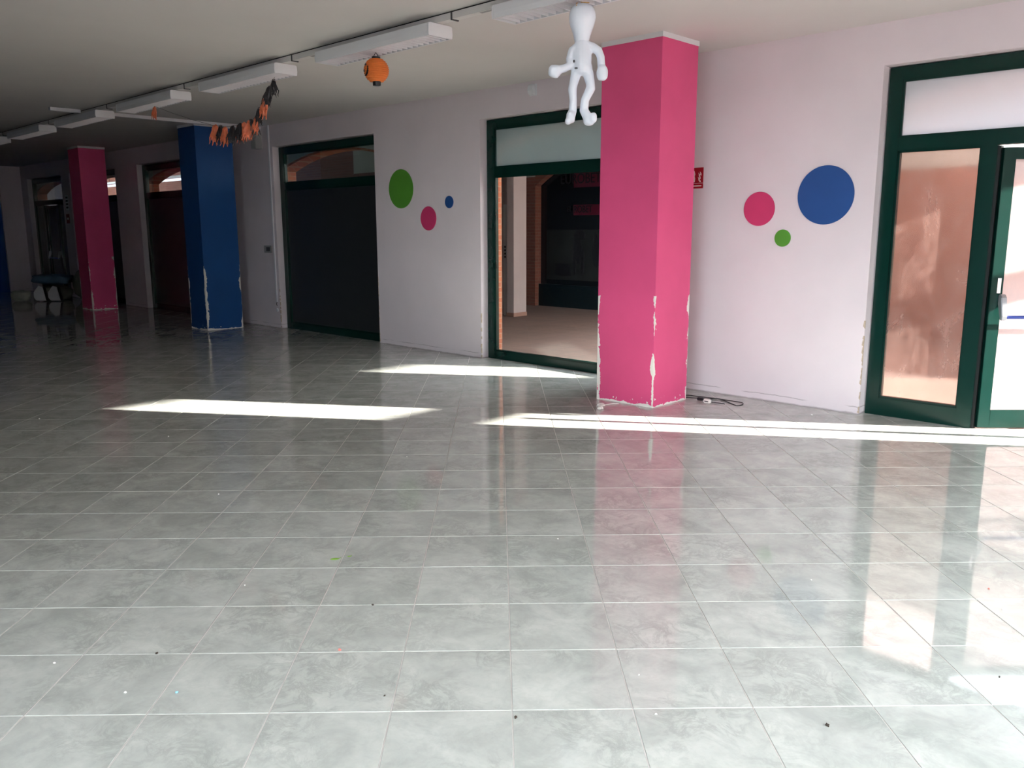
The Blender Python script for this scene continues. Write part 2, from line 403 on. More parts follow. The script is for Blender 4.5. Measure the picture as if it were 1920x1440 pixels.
M['hood'] = plain('helper_stone', (190,186,180), 0.85, 0.2, 0.05, 1.0)

# ------------------------------------------------------------------ openings in the long wall: (name, left, right, bottom rail)
WINS = {'door_1': (-2.72, -0.10), 'window_2': (-7.35, -4.75), 'window_1': (-12.0, -9.40), 'window_3': (-17.12, -14.52), 'window_4': (-20.86, -18.22), 'door_2': (-23.82, -21.40)}
ops = sorted(WINS.values())

# ------------------------------------------------------------------ floor with its tiles
floor = tag(MB().box(X_END-0.3, X_RIGHT+0.3, Y_BACK-0.3, 0.19, -0.12, -0.0022).build('floor', M['grout']), kind='structure')
def tile_mesh(mb, cx, cy, rot=PI/4, g=0.0022, b=0.0013):
    h = T/2 - g; ca, sa = math.cos(rot), math.sin(rot); k = len(mb.v)
    for (hh, z) in ((h, -0.006), (h, -b), (h-b, 0.0)):
        for (sx, sy) in ((-1,-1),(1,-1),(1,1),(-1,1)):
            x, y = sx*hh, sy*hh
            mb.v.append((cx+x*ca-y*sa, cy+x*sa+y*ca, z))
    for r in (0, 4):
        for i in range(4):
            j = (i+1) % 4; mb.f.append((k+r+i, k+r+j, k+r+4+j, k+r+4+i))
    mb.f.append((k+8, k+9, k+10, k+11))
s2 = math.sqrt(0.5)
cells = []
for i in range(-45, 45):
    for j in range(-45, 60):
        tx, ty = (i+0.5)*T, (j+0.5)*T
        X = TO[0] + s2*tx - s2*ty; Y = TO[1] + s2*tx + s2*ty
        if X_END-0.15 < X < X_RIGHT+0.1 and Y_BACK-0.1 < Y < 0.16:
            d = Vector((X, Y, 0)) - CAM; z = d.dot(cf)
            vis = False
            if z > 0.2:
                px = 960 + 1567*d.dot(cr)/z; py = 720 - 1567*d.dot(cu)/z
                mrg = 1567*0.25/z
                vis = -mrg < px < 1920+mrg and py < 1440+mrg
            cells.append((z if vis else 1e6 + d.length, X, Y))
cells.sort()
proto = MB(); tile_mesh(proto, 0, 0)
tm = proto.mesh('floor_tile', M['tile'])
for (_, X, Y) in cells[:300]:
    o = bpy.data.objects.new('floor_tile', tm); COL.objects.link(o); o.location = (X, Y, 0); o.parent = floor
rest = MB()
for (_, X, Y) in cells[300:]: tile_mesh(rest, X, Y)
def raw_build(mb, name, mat, parent=None):
    me = bpy.data.meshes.new(name); me.from_pydata(mb.v, [], mb.f); me.materials.append(mat)
    o = bpy.data.objects.new(name, me); COL.objects.link(o); o.parent = parent; return o
tag(raw_build(rest, 'distant_floor_tiles', M['tile'], floor), kind='stuff')

# ------------------------------------------------------------------ ceiling and walls
tag(MB().box(X_END-0.3, X_RIGHT+0.3, Y_BACK-0.3, 0.5, H, H+0.2).build('ceiling', M['ceiling']), kind='structure')
wf = MB(); x = X_END-0.3
for (l, r) in ops:
    wf.box(x, l, 0, 0.2, -0.1, H); wf.box(l, r, 0, 0.2, HEAD, H); x = r
wf.box(x, X_RIGHT+0.3, 0, 0.2, -0.1, H)
wall_front = tag(wf.build('wall_front', M['wall']), kind='structure')
# outer leaf of the wall, with brick-edged segmental arches
SPR, CROWN, YO0, YO1 = 2.50, 2.735, 0.2, 0.44
of = MB(); arches = []; x = X_END-6
for (l, r) in ops:
    a, b = l-0.14, r+0.30
    of.box(x, a, YO0, YO1, -0.1, H+0.4)
    half = (b-a)/2; rise = CROWN-SPR; R = (half*half+rise*rise)/(2*rise); cx, cz = (a+b)/2, CROWN-R
    pts = []
    for k in range(25):
        xx = a + (b-a)*k/24; pts.append((xx, cz + math.sqrt(max(R*R-(xx-cx)**2, 0))))
    of.prism(pts + [(b, H+0.4), (a, H+0.4)], 'y', YO0, YO1)
    # brick lining of jambs and intrados
    t = 0.03
    inner = [(a, -0.1)] + pts + [(b, -0.1)]
    lining = MB()
    pin = [(a+t, -0.1)] + [(a+t + (b-a-2*t)*k/24, pts[k][1]-t) for k in range(25)] + [(b-t, -0.1)]
    for k in range(len(inner)-1):
        lining.prism([inner[k], inner[k+1], pin[k+1], pin[k]], 'y', YO0+0.004, YO1+0.03)
    arches.append(lining); x = b
of.box(x, X_RIGHT+0.3, YO0, YO1, -0.1, H+0.4)
outer = tag(of.build('wall_outer', M['outplaster']), kind='structure')
for a in arches: a.build('brick_lining', M['brick'], outer)
# far end wall with its blue recessed panel
we = MB(); we.box(X_END-0.2, X_END, Y_BACK, -0.50, 2.93, H).box(X_END-0.2, X_END, -0.50, 0.0, -0.1, H).box(X_END-0.2, X_END, Y_BACK, -5.2, -0.1, 2.93)
wall_left = tag(we.build('wall_left', M['wall']), kind='structure')
MB().box(X_END-0.24, X_END-0.08, -5.2, -0.50, 0.0, 2.93).build('blue_panel', M['bluewall'], wall_left)
# right-hand and back walls with the big shop windows that light the room (out of frame)
RW = [(-9.2, -5.45), (-5.15, -1.3)]
wr = MB(); y = Y_BACK-0.2
for (l, r) in RW:
    wr.box(X_RIGHT, X_RIGHT+0.3, y, l, -0.1, H); wr.box(X_RIGHT, X_RIGHT+0.3, l, r, 2.85, H); wr.box(X_RIGHT, X_RIGHT+0.3, l, r, -0.1, 0.05); y = r
wr.box(X_RIGHT, X_RIGHT+0.3, y, 0.2, -0.1, H)
tag(wr.build('wall_right', M['wall']), kind='structure')
BW = [(-2.4, 0.9)]
wb = MB(); x = X_END-0.3
for (l, r) in sorted(BW):
    wb.box(x, l, Y_BACK-0.3, Y_BACK, -0.1, H); wb.box(l, r, Y_BACK-0.3, Y_BACK, 2.85, H); wb.box(l, r, Y_BACK-0.3, Y_BACK, -0.1, 0.6); x = r
wb.box(x, X_RIGHT+0.3, Y_BACK-0.3, Y_BACK, -0.1, H)
tag(wb.build('wall_back', M['backblue']), kind='structure')
wn_ = 5
for (l, r) in RW:
    e = empty('window_%d' % wn_, (X_RIGHT+0.15, (l+r)/2, 0.05), kind='structure'); wn_ += 1
    f = MB()
    for yy in (l, (l+r)/2-0.05, r-0.1): f.box(X_RIGHT+0.1, X_RIGHT+0.18, yy, yy+0.1, 0.05, 2.85)
    for zz in (0.05, 2.2, 2.75): f.box(X_RIGHT+0.1, X_RIGHT+0.18, l, r, zz, zz+0.1)
    f.build('frame', M['green'], e); MB().box(X_RIGHT+0.135, X_RIGHT+0.145, l, r, 0.05, 2.85).build('pane', M['sky_glass'], e)
    portal((X_RIGHT+0.32, (l+r)/2, 1.45), 2.8, r-l, (-1, 0, 0))
for (l, r) in BW:
    e = empty('window_%d' % wn_, ((l+r)/2, Y_BACK-0.15, 0.6), kind='structure'); wn_ += 1
    f = MB()
    for xx in (l, (l+r)/2-0.05, r-0.1): f.box(xx, xx+0.1, Y_BACK-0.18, Y_BACK-0.1, 0.6, 2.85)
    for zz in (0.6, 2.2, 2.75): f.box(l, r, Y_BACK-0.18, Y_BACK-0.1, zz, zz+0.1)
    f.build('frame', M['green'], e); MB().box(l, r, Y_BACK-0.145, Y_BACK-0.135, 0.6, 2.85).build('pane', M['sky_glass'], e)
    portal(((l+r)/2, Y_BACK-0.32, 1.72), r-l, 2.25, (0, 1, 0))

# ------------------------------------------------------------------ windows and doors of the long wall
FY0, FY1 = 0.10, 0.165
def window(name, lower, upper, rail=0.097):
    l, r = WINS[name]; e = empty(name, ((l+r)/2, 0.13, 0), kind='structure')
    l += 0.012; r -= 0.012; st = 0.115
    f = MB()
    f.box(l, l+st, FY0, FY1, 0, 2.82).box(r-st, r, FY0, FY1, 0, 2.82)
    f.box(l+st, r-st, FY0, FY1, 2.72, 2.82).box(l+st, r-st, FY0, FY1, 2.175, 2.28).box(l+st, r-st, FY0, FY1, 0, rail)
    # raised glazing beads
    for (a, b, c, d) in ((l+st, r-st, rail, 2.175), (l+st, r-st, 2.28, 2.72)):
        w = 0.014
        f.box(a, a+w, FY0+0.012, FY1, c, d).box(b-w, b, FY0+0.012, FY1, c, d).box(a, b, FY0+0.012, FY1, c, c+w).box(a, b, FY0+0.012, FY1, d-w, d)
    f.build('frame', M['green'], e, bevel=0.003)
    MB().box(l+st, r-st, 0.135, 0.141, rail, 2.175).build('pane', lower, e)
    MB().box(l+st, r-st, 0.135, 0.141, 2.28, 2.72).build('transom_pane', upper, e)
    return e
window('window_1', M['film_dark'], M['trans_clear'])
window('window_2', M['glass'], M['film_pale'])
window('window_3', M['film_dark'], M['trans_clear'])
window('window_4', M['film_dark'], M['trans_clear'])

def push_bar_leaf(parent, loc, rz, W, Ht, pane_mat, bar=True):
    # door leaf in its own frame: x from the hinge, y thickness, z up
    lf = MB(); s_, b_, t_ = 0.092, 0.15, 0.085
    lf.box(0, s_, -0.03, 0.03, 0.01, Ht).box(W-s_, W, -0.03, 0.03, 0.01, Ht).box(s_, W-s_, -0.03, 0.03, 0.01, b_).box(s_, W-s_, -0.03, 0.03, Ht-t_, Ht)
    o = lf.build('door_leaf', M['leafgreen'], parent, bevel=0.003, local=True)
    o.location = Vector(loc) - origin(parent); o.rotation_euler = (0, 0, rz)
    MB().box(s_, W-s_, -0.004, 0.004, b_, Ht-t_).build('leaf_pane', pane_mat, o, local=True)
    if bar:
        MB().tube([(0.115, -0.085, 0.89), (W-0.05, -0.085, 0.89)], 0.0125, 12).build('push_bar', M['barblue'], o, smooth=True, local=True)
        for xx in (0.085, W-0.085):
            MB().prism([(-0.03, 1.06), (-0.055, 1.065), (-0.075, 1.04), (-0.105, 0.90), (-0.10, 0.868), (-0.08, 0.865), (-0.03, 0.99)][::-1], 'x', xx-0.022, xx+0.022).build('latch_case', M['silver'], o, bevel=0.005, local=True)
        MB().box(0.048, 0.075, -0.0325, -0.03, 1.07, 1.185).build('sticker', M['sign_white'], o, local=True)
    return o
def door(name, hinge_open, side, upper, leaf):
    l, r = WINS[name]; e = empty(name, ((l+r)/2, 0.13, 0), kind='structure')
    l += 0.012; r -= 0.012; st = 0.105
    if name == 'door_1': ml0, ml1, mr0, mr1 = -1.99, -1.88, -0.86, -0.75
    else:
        w = r-l; ml0 = l+w*0.27; ml1 = ml0+0.11; mr0 = r-w*0.27-0.11; mr1 = mr0+0.11
    rail = 0.15
    f = MB()
    f.box(l, l+st, FY0, FY1, 0, 2.82).box(r-st, r, FY0, FY1, 0, 2.82)
    f.box(l+st, r-st, FY0, FY1, 2.72, 2.82).box(l+st, r-st, FY0, FY1, 2.175, 2.28)
    f.box(ml0, ml1, FY0, FY1, 0, 2.175).box(mr0, mr1, FY0, FY1, 0, 2.175)
    f.box(l+st, ml0, FY0, FY1, 0, rail).box(mr1, r-st, FY0, FY1, 0, rail)
    for (a, b, c, d) in ((l+st, ml0, rail, 2.175), (mr1, r-st, rail, 2.175), (l+st, r-st, 2.28, 2.72)):
        w = 0.014
        f.box(a, a+w, FY0+0.012, FY1, c, d).box(b-w, b, FY0+0.012, FY1, c, d).box(a, b, FY0+0.012, FY1, c, c+w).box(a, b, FY0+0.012, FY1, d-w, d)
    f.build('frame', M['green'], e, bevel=0.003)
    MB().box(l+st, ml0, 0.135, 0.141, rail, 2.175).build('side_pane', side, e)
    MB().box(mr1, r-st, 0.135, 0.141, rail, 2.175).build('side_pane', side, e)
    MB().box(l+st, r-st, 0.135, 0.141, 2.28, 2.72).build('transom_pane', upper, e)
    MB().box(ml1, ml1+0.02, FY0+0.02, FY1+0.02, 0, 2.17).build('gasket', M['gasket'], e)
    push_bar_leaf(e, (ml1+0.022, 0.15, 0), hinge_open, mr0-ml1-0.03, 2.155, leaf)
    return e
door('door_1', math.atan2(0.695, 0.719), M['film_side'], M['film_white'], M['film_leaf'])
door('door_2', 0.0, M['film_dark'], M['trans_clear'], M['film_dark'])

# ------------------------------------------------------------------ pillars
def pillar(x0, x1, y0, y1, rgb, label, seed, top):
    cx, cy = (x0+x1)/2, (y0+y1)/2; hx, hy = (x1-x0)/2, (y1-y0)/2
    e = empty('pillar', (cx, cy, 0), label, 'pillar', 'painted square pillars along the glazed wall')
    MB().box(x0, x1, y0, y1, 0.0, H-0.035).build('shaft', pillar_material('pillar_paint', rgb, hx, hy, top, seed), e)
    t = 0.006
    MB().box(x0-t, x1+t, y0-t, y1+t, H-0.04, H).build('ceiling_trim', M['white'], e)
    return e
PINK = (214,80,128); BLUE = (24,72,130)
pillar(-4.775, -4.150, -0.985, -0.44, PINK, 'largest pink pillar, beside the window with the clear lower pane', 3.1, 0.98)
pillar(-13.13, -12.57, -0.965, -0.36, BLUE, 'blue painted pillar with white chipped corners', 8.4, 1.0)
pillar(-18.05, -17.50, -0.93, -0.44, PINK, 'smaller pink pillar in the dark, beyond the blue pillar', 5.7, 1.0)

# ------------------------------------------------------------------ discs on the wall
def disc(x, z, d, mat, label):
    n = 64; r = d/2
    b = MB(); prof = [(r*math.cos(2*PI*k/n), r*math.sin(2*PI*k/n)) for k in range(n)]
    b.prism([(p[0], p[1]) for p in prof], 'y', -0.012, -0.0005)
    o = b.build('wall_disc', mat, bevel=0.002); o.location = (x, 0, z)
    tag(o, label, 'wall disc', 'coloured round discs on the white wall')
disc(-8.841, 2.085, 0.50, M['green_disc'], 'large green disc on the wall between the two windows')
disc(-8.299, 1.700, 0.30, M['pink_disc'], 'pink disc below and right of the large green disc')
disc(-7.899, 1.895, 0.15, M['blue_disc'], 'smallest blue disc, on the wall between the two windows')
disc(-3.733, 1.737, 0.30, M['pink_disc'], 'pink disc on the wall between the pink pillar and the door')
disc(-3.494, 1.480, 0.15, M['green_disc'], 'small green disc below the pink and blue discs by the door')
disc(-3.130, 1.841, 0.49, M['blue_disc'], 'large blue disc on the wall left of the door')

# ------------------------------------------------------------------ fire safety sign, half hidden behind the pillar
fs = empty('fire_sign', (-4.425, -0.001, 1.938), 'red fire safety sign with white flames, half behind the pink pillar', 'sign')
MB().box(-4.525, -4.322, -0.004, -0.0005, 1.938, 2.13).build('plate', M['sign_red'], fs)
fl = MB()
for (bx, bz, hgt, lean, w) in ((-4.348, 2.060, 0.034, -0.010, 0.0075), (-4.362, 2.048, 0.034, -0.012, 0.0075), (-4.356, 2.028, 0.034, -0.013, 0.008), (-4.364, 2.012, 0.032, -0.015, 0.008), (-4.354, 1.998, 0.022, -0.012, 0.009)):
    fl.prism([(bx-w, bz), (bx+w*0.9, bz-0.004), (bx+w*0.7, bz+hgt*0.5), (bx+lean, bz+hgt), (bx-w*0.9, bz+hgt*0.4)], 'y', -0.0052, -0.004)
fl.build('flames', M['sign_white'], fs)
MB().prism([(-4.47, 1.996), (-4.412, 1.996), (-4.408, 2.03), (-4.414, 2.05), (-4.408, 2.07), (-4.418, 2.10), (-4.44, 2.108), (-4.455, 2.09), (-4.47, 2.06)], 'y', -0.0052, -0.004).build('extinguisher_symbol', M['sign_white'], fs)
MB().box(-4.525, -4.322, -0.005, -0.004, 1.985, 1.988).box(-4.47, -4.338, -0.005, -0.004, 1.957, 1.967).build('white_print', M['sign_white'], fs)

# ------------------------------------------------------------------ small wall fittings
se = empty('motion_sensor', (-6.495, 0, 3.0), 'small white motion sensor high on the wall above the clear window', 'sensor')
MB().box(-6.55, -6.44, -0.006, -0.0005, 3.0, 3.125).build('back_plate', M['white'], se, bevel=0.002)
MB().prism([(-0.006, 3.004), (-0.045, 3.012), (-0.06, 3.05), (-0.055, 3.10), (-0.03, 3.12), (-0.006, 3.122)][::-1], 'x', -6.535, -6.455).build('housing', M['white'], se, bevel=0.006)
sw = empty('switch_panel', (-12.27, 0, 1.2), 'small grey control panel on the wall right of the blue pillar', 'switch')
MB().box(-12.375, -12.15, -0.022, -0.0005, 1.2, 1.315).build('back_box', M['greyplastic'], sw, bevel=0.004)
MB().box(-12.30, -12.19, -0.027, -0.022, 1.225, 1.29).build('face', M['darkgrey'], sw, bevel=0.002)
cd = empty('wall_conduit', (-12.08, 0, 0.36), 'thin white conduit running down the wall beside the window', 'conduit')
MB().box(-12.097, -12.063, -0.022, -0.0005, 0.42, H-0.001).build('duct', M['pipewhite'], cd, bevel=0.003)
MB().tube([(-12.08, -0.01, 0.42), (-12.085, -0.02, 0.385), (-12.075, -0.012, 0.36)], 0.006, 6).build('cut_cable', M['cable'], cd)
sk = empty('wall_socket', (-12.09, 0, 0.28), 'small round white socket low on the wall under the conduit', 'socket')
b = MB(); b.lathe([(0.030, 0.0), (0.032, 0.006), (0.026, 0.014), (0.012, 0.016)], 20); o = b.build('cover', M['pipewhite'], sk, smooth=False, local=True); o.rotation_euler = (PI/2, 0, 0); o.location = (0, -0.0006, 0.01)
jb = empty('junction_box', (-12.36, 0, 2.81), 'pale grey box at the top of the wall beside the blue pillar', 'box')
MB().box(-12.43, -12.29, -0.12, -0.0005, 2.815, 3.09).build('box_body', M['greyplastic'], jb, bevel=0.006)
MB().box(-12.42, -12.30, -0.125, -0.12, 2.825, 3.08).build('lid', M['greyplastic'], jb, bevel=0.003)
dt = empty('ceiling_duct', (-12.33, -1.5, H-0.05), 'white cable duct crossing the ceiling from the lamp row to the wall', 'duct')
MB().box(-12.365, -12.295, -2.53, -0.001, H-0.045, H-0.001).build('duct', M['pipewhite'], dt, bevel=0.003)
MB().box(-12.365, -12.295, -3.05, -2.67, H-0.045, H-0.001).build('duct_end', M['pipewhite'], dt, bevel=0.003)
# little notices on the wall by the far door
nt_ = empty('wall_notice', (-21.15, 0, 1.72), 'small dark red notice on the wall beside the far door', 'notice')
MB().box(-21.27, -21.07, -0.004, -0.0005, 1.72, 1.93).build('plate', M['sign_red'], nt_)
MB().box(-21.23, -21.11, -0.005, -0.004, 1.80, 1.85).build('print', M['sign_white'], nt_)
n2 = empty('wall_poster', (-21.12, 0, 2.0), 'narrow sheet of dark print above the red notice', 'poster')
MB().box(-21.23, -21.05, -0.003, -0.0005, 2.02, 2.36).build('sheet', M['white'], n2)
for k in range(4): MB().box(-21.21, -21.08, -0.0045, -0.003, 2.06+k*0.075, 2.10+k*0.075).build('print_line', M['blackplastic'], n2)

# broken plaster along the lower edges of the openings
def broken_edge(x, sgn, z1, seed, y=-0.001):
    rnd = random.Random(seed); z = 0.01; pts = []
    b = MB()
    while z < z1:
        h = rnd.uniform(0.02, 0.07); w = rnd.uniform(0.004, 0.016)
        b.prism([(x-sgn*0.0008, z), (x+sgn*w, z+h*0.3), (x+sgn*w*0.6, z+h), (x-sgn*0.0008, z+h)] if sgn > 0 else [(x-sgn*0.0008, z), (x-sgn*0.0008, z+h), (x+sgn*w*0.6, z+h), (x+sgn*w, z+h*0.3)], 'y', y-0.0012, y+0.012)
        z += h + rnd.choice((0.0, 0.0, 0.02, 0.06))
    o = b.build('broken_plaster', M['plasterbare'], wall_front)
    tag(o, kind='stuff')
broken_edge(-2.72, -1, 0.75, 1)
broken_edge(-9.40, 1, 0.9, 2)
broken_edge(-7.35, -1, 0.5, 3)
broken_edge(-12.0, -1, 0.6, 4)

# ------------------------------------------------------------------ lighting track and louvred lamps
LY = -2.60
tr = empty('lighting_track', (-13, LY, H-0.06), 'long white track on the ceiling that carries the row of lamps', 'track')
MB().box(-23.6, 0.6, LY-0.030, LY+0.030, H-0.058, H-0.010).build('channel', M['track'], tr)
MB().box(-23.6, 0.6, LY-0.022, LY+0.022, H-0.010, H-0.0005).build('shadow_gap_strip', M['dark'], tr)  # dark strip painted in for the shade between channel and ceiling
for k in range(11):
    xx = -2.75 - 2.2*k + 0.0
    MB().box(xx-0.006-2.15, xx+0.006-2.15, LY-0.036, LY+0.036, H-0.066, H-0.008).build('clip', M['darkgrey'], tr)
    MB().box(xx-2.15+0.28, xx-2.15+0.46, LY-0.014, LY+0.014, H-0.0592, H-0.058).build('slot', M['greyplastic'], tr)
LL = 1.53; LZ = 3.0
def lamp_proto(nblades):
    e = empty('ceiling_lamp', (0, LY, LZ))
    # housing: shell with open bottom
    outer = [(-0.118, 0.0), (-0.122, 0.035), (-0.118, 0.088), (-0.10, 0.094), (0.10, 0.094), (0.118, 0.088), (0.122, 0.035), (0.118, 0.0)]
    inner = [(0.104, 0.0), (0.106, 0.078), (-0.106, 0.078), (-0.104, 0.0)]
    sh = MB(); n = len(outer)
    for (A, B) in ((outer, inner),):
        # build cross-section as quads strip between outer and inner outline
        pairs = [(0, 3), (1, 3), (2, 2), (3, 2), (4, 1), (5, 1), (6, 0), (7, 0)]
        for i in range(n-1):
            p, q = outer[i], outer[i+1]; r_, s_ = inner[pairs[i+1][1]], inner[pairs[i][1]]
            poly = [p, q, r_, s_] if pairs[i+1][1] != pairs[i][1] else [p, q, r_]
            sh.prism(poly, 'x', -LL/2+0.02, LL/2-0.02)
    hs = sh.build('housing', M['white'], e, local=True)
    for sgn in (-1, 1):
        a, b_ = (LL/2-0.02, LL/2) if sgn > 0 else (-LL/2, -LL/2+0.02)
        MB().prism([(p[0]*1.01, p[1]-0.001) for p in outer], 'x', a, b_).build('end_cap', M['white'], e, local=True, bevel=0.003)
    if nblades:
        bl = MB().prism([(-0.0035, 0.0), (0.0035, 0.0), (0.0012, 0.05), (-0.0012, 0.05)], 'y', -0.103, 0.103)
        bm_ = bl.mesh('louvre_blade', M['louvre'])
        for k in range(nblades):
            o = bpy.data.objects.new('louvre_blade', bm_); COL.objects.link(o); o.parent = hs
            o.location = (-LL/2+0.06 + (LL-0.12)*k/(nblades-1), 0, 0.001)
    else:
        bl = MB()
        for k in range(22):
            xx = -LL/2+0.06 + (LL-0.12)*k/21
            bl.prism([(xx-0.0035, 0.001), (xx+0.0035, 0.001), (xx+0.0012, 0.05), (xx-0.0012, 0.05)], 'y', -0.103, 0.103)
        bl.build('louvre', M['louvre'], e, local=True)
    for yy in (-0.05, 0.05):
        MB().tube([(-LL/2+0.04, yy, 0.062), (LL/2-0.04, yy, 0.062)], 0.0125, 10).build('tube', M['louvre'], e, smooth=True, local=True)
    return e
lab = ['ceiling lamp nearest the camera, the white figure hangs from it', 'louvred ceiling lamp with the orange paper lantern hanging below', 'louvred ceiling lamp with the bat garland hooked to its near end',
       'louvred ceiling lamp with a single orange figure under it', 'ceiling lamp with its near end beside the crossing cable duct', 'second ceiling lamp from the left edge, beyond the cable duct', 'ceiling lamp cut off by the left edge of the photo']
near = lamp_proto(22); far = lamp_proto(0)
GAPX = 2.2
for k in range(7):
    if k == 0: o = near
    elif k == 4: o = far
    else: o = copy_tree(near if k < 4 else far)
    o.location = (-2.86 - GAPX*k - LL/2, LY, LZ)
    tag(o, lab[k], 'ceiling lamp', 'row of louvred ceiling lamps')

# ------------------------------------------------------------------ orange paper lantern
P1 = Vector((-5.89, -2.58, 3.0)); rt = Vector((0.719, 0.695, 0)); fh = Vector((-0.695, 0.719, 0))
ln = empty('paper_lantern', P1 + Vector((0, 0, -0.257)), 'round orange paper lantern with a black grinning face', 'lantern')
lc = P1 + Vector((-0.004, -0.004, -0.136)); prof = []
for k in range(0, 61):
    t = k/60; z = -0.088 + 0.176*t
    r = math.sqrt(max(0.102**2 - (z*0.98)**2, 0.0)) + 0.0042*math.cos(2*PI*t*11)
    prof.append((max(r, 0.032), z))
globe = MB().lathe(prof, 40, tuple(lc)).build('paper_globe', M['orange'], ln, smooth=True)
MB().lathe([(0.036, 0.084), (0.036, 0.108), (0.030, 0.108), (0.030, 0.086)], 28, tuple(lc)).build('top_ring', M['blackplastic'], ln)
MB().lathe([(0.030, -0.121), (0.032, -0.12), (0.034, -0.084), (0.020, -0.084), (0.020, -0.121)], 28, tuple(lc)).build('bottom_ring', M['blackplastic'], ln)
tp = lc + Vector((0, 0, 0.106))
MB().tube([tp + rt*0.022, tp + rt*0.010 + Vector((0,0,0.022)), tp + Vector((0,0,0.036)), tp - rt*0.010 + Vector((0,0,0.022)), tp - rt*0.022], 0.003, 6).build('wire_handle', M['blackplastic'], ln)
def on_globe(u, w, lift=0.003):
    # u,w in metres on the globe as seen from the camera side
    d2 = 0.104**2 - u*u - w*w; f = math.sqrt(max(d2, 0.0004))
    d = (rt*u + Vector((0,0,w)) - fh*f).normalized()
    return lc + d*(0.104+lift)
face = MB()
def patch(pts, mb):
    # fan patch that follows the globe
    c = (sum(p[0] for p in pts)/len(pts), sum(p[1] for p in pts)/len(pts)); b0 = len(mb.v)
    mb.v.append(tuple(on_globe(*c)))
    for p in pts: mb.v.append(tuple(on_globe(*p)))
    for p in pts: mb.v.append(tuple(on_globe(p[0], p[1], -0.002)))
    n = len(pts)
    for i in range(n):
        j = (i+1) % n
        mb.f.append((b0, b0+1+i, b0+1+j)); mb.f.append((b0+1+i, b0+1+n+i, b0+1+n+j, b0+1+j))
for (cx_, cz_, a_, b_) in ((-0.078, 0.040, 0.008, 0.009), (-0.094, -0.008, 0.006, 0.009)):
    fe = MB(); patch([(cx_+a_*math.cos(2*PI*k/10), cz_+b_*math.sin(2*PI*k/10)) for k in range(10)], fe); fe.build('eye', M['blackplastic'], globe)
mouth = MB()
seg = [(-0.056, 0.026, 0.003), (-0.054, 0.005, 0.006), (-0.056, -0.016, 0.009), (-0.064, -0.034, 0.011), (-0.076, -0.045, 0.008), (-0.086, -0.045, 0.003)]
for i in range(len(seg)-1):
    a, b_ = seg[i], seg[i+1]
    patch([(a[0]-a[2], a[1]-0.001), (b_[0]-b_[2], b_[1]+ (0.006 if i > 2 else 0)), (b_[0]+b_[2]*0.5, b_[1]-0.004), (a[0]+a[2]*0.5, a[1])], mouth)
mouth.build('mouth', M['blackplastic'], globe)

# ------------------------------------------------------------------ white inflatable figure
def fused(name, mb, mat, parent, voxel=0.006):
    # union of closed tubes and blobs grown together into one continuous skin
    o = bpy.data.objects.new(name + '_tmp', mb.mesh(name, None)); COL.objects.link(o)
    md = o.modifiers.new('remesh', 'REMESH'); md.mode = 'VOXEL'; md.voxel_size = voxel
    md = o.modifiers.new('smooth', 'SMOOTH'); md.iterations = 6; md.factor = 0.5
    dg = bpy.context.evaluated_depsgraph_get(); m2 = bpy.data.meshes.new_from_object(o.evaluated_get(dg)); bpy.data.objects.remove(o)
    m2.name = name; m2.materials.clear(); m2.materials.append(mat)
    for p in m2.polygons: p.use_smooth = True
    r = bpy.data.objects.new(name, m2); COL.objects.link(r); r.parent = parent
    return r
P0 = Vector((-3.66, -2.60, 3.0))
al = empty('inflatable_figure', P0 + Vector((0, 0, -0.80)), 'white inflatable big-headed figure hanging from the lamp', 'inflatable')
def A(u, z, d=0.0): return tuple(rt*u + fh*d + Vector((0, 0, z + 0.80)))
bl_ = MB()
bl_.blob(A(-.190, -.428, -.04), .041, .036, .040, 16, 12, 0.1, 2, 0.77).blob(A(-.182, -.452, -.05), .020, .020, .022, 12, 8, 0, 3)
bl_.blob(A(.121, -.438, -.03), .037, .034, .050, 16, 12, 0.1, 5, 0.77)
bl_.blob(A(-.080, -.710, -.005), .030, .034, .040, 16, 12, 0.1, 6, 0.77).blob(A(-.097, -.738, -.02), .022, .030, .022, 12, 8, 0.1, 7, 0.77)
bl_.blob(A(.040, -.728, -.01), .038, .036, .038, 16, 12, 0.1, 8, 0.77).blob(A(.066, -.718, -.03), .026, .026, .034, 12, 8, 0.1, 9, 0.77)
bl_.blob(A(-.012, -.335, 0), .066, .050, .075, 18, 12, 0.05, 1, 0.77).blob(A(-.006, -.405, 0), .066, .052, .045, 18, 12, 0.05, 4, 0.77)
def limb(pts): bl_.tube([A(p[0], p[1], p[2]) for p in pts], [p[3] for p in pts], 14)
limb([(-.010,-.235,0,.046), (-.012,-.28,0,.052), (-.012,-.33,0,.062), (-.008,-.40,0,.062), (-.006,-.44,0,.05)])
limb([(-.040,-.275,0,.032), (-.072,-.295,0,.030), (-.088,-.345,0,.027), (-.088,-.388,-.012,.027), (-.125,-.408,-.03,.026), (-.180,-.424,-.04,.028)])
limb([(.010,-.262,0,.034), (.060,-.275,0,.031), (.096,-.295,0,.029), (.112,-.335,-.008,.026), (.116,-.39,-.02,.026), (.121,-.43,-.03,.028)])
limb([(-.045,-.425,0,.036), (-.053,-.46,0,.033), (-.064,-.50,-.01,.029), (-.072,-.538,-.016,.029), (-.064,-.602,0,.025), (-.066,-.668,.01,.028), (-.080,-.705,0,.032)])
limb([(.030,-.425,0,.036), (.037,-.46,0,.034), (.045,-.495,-.01,.030), (.049,-.530,-.016,.032), (.014,-.60,0,.028), (.008,-.665,.01,.030), (.034,-.715,-.008,.034)])
body = fused('body', bl_, M['vinyl'], al)
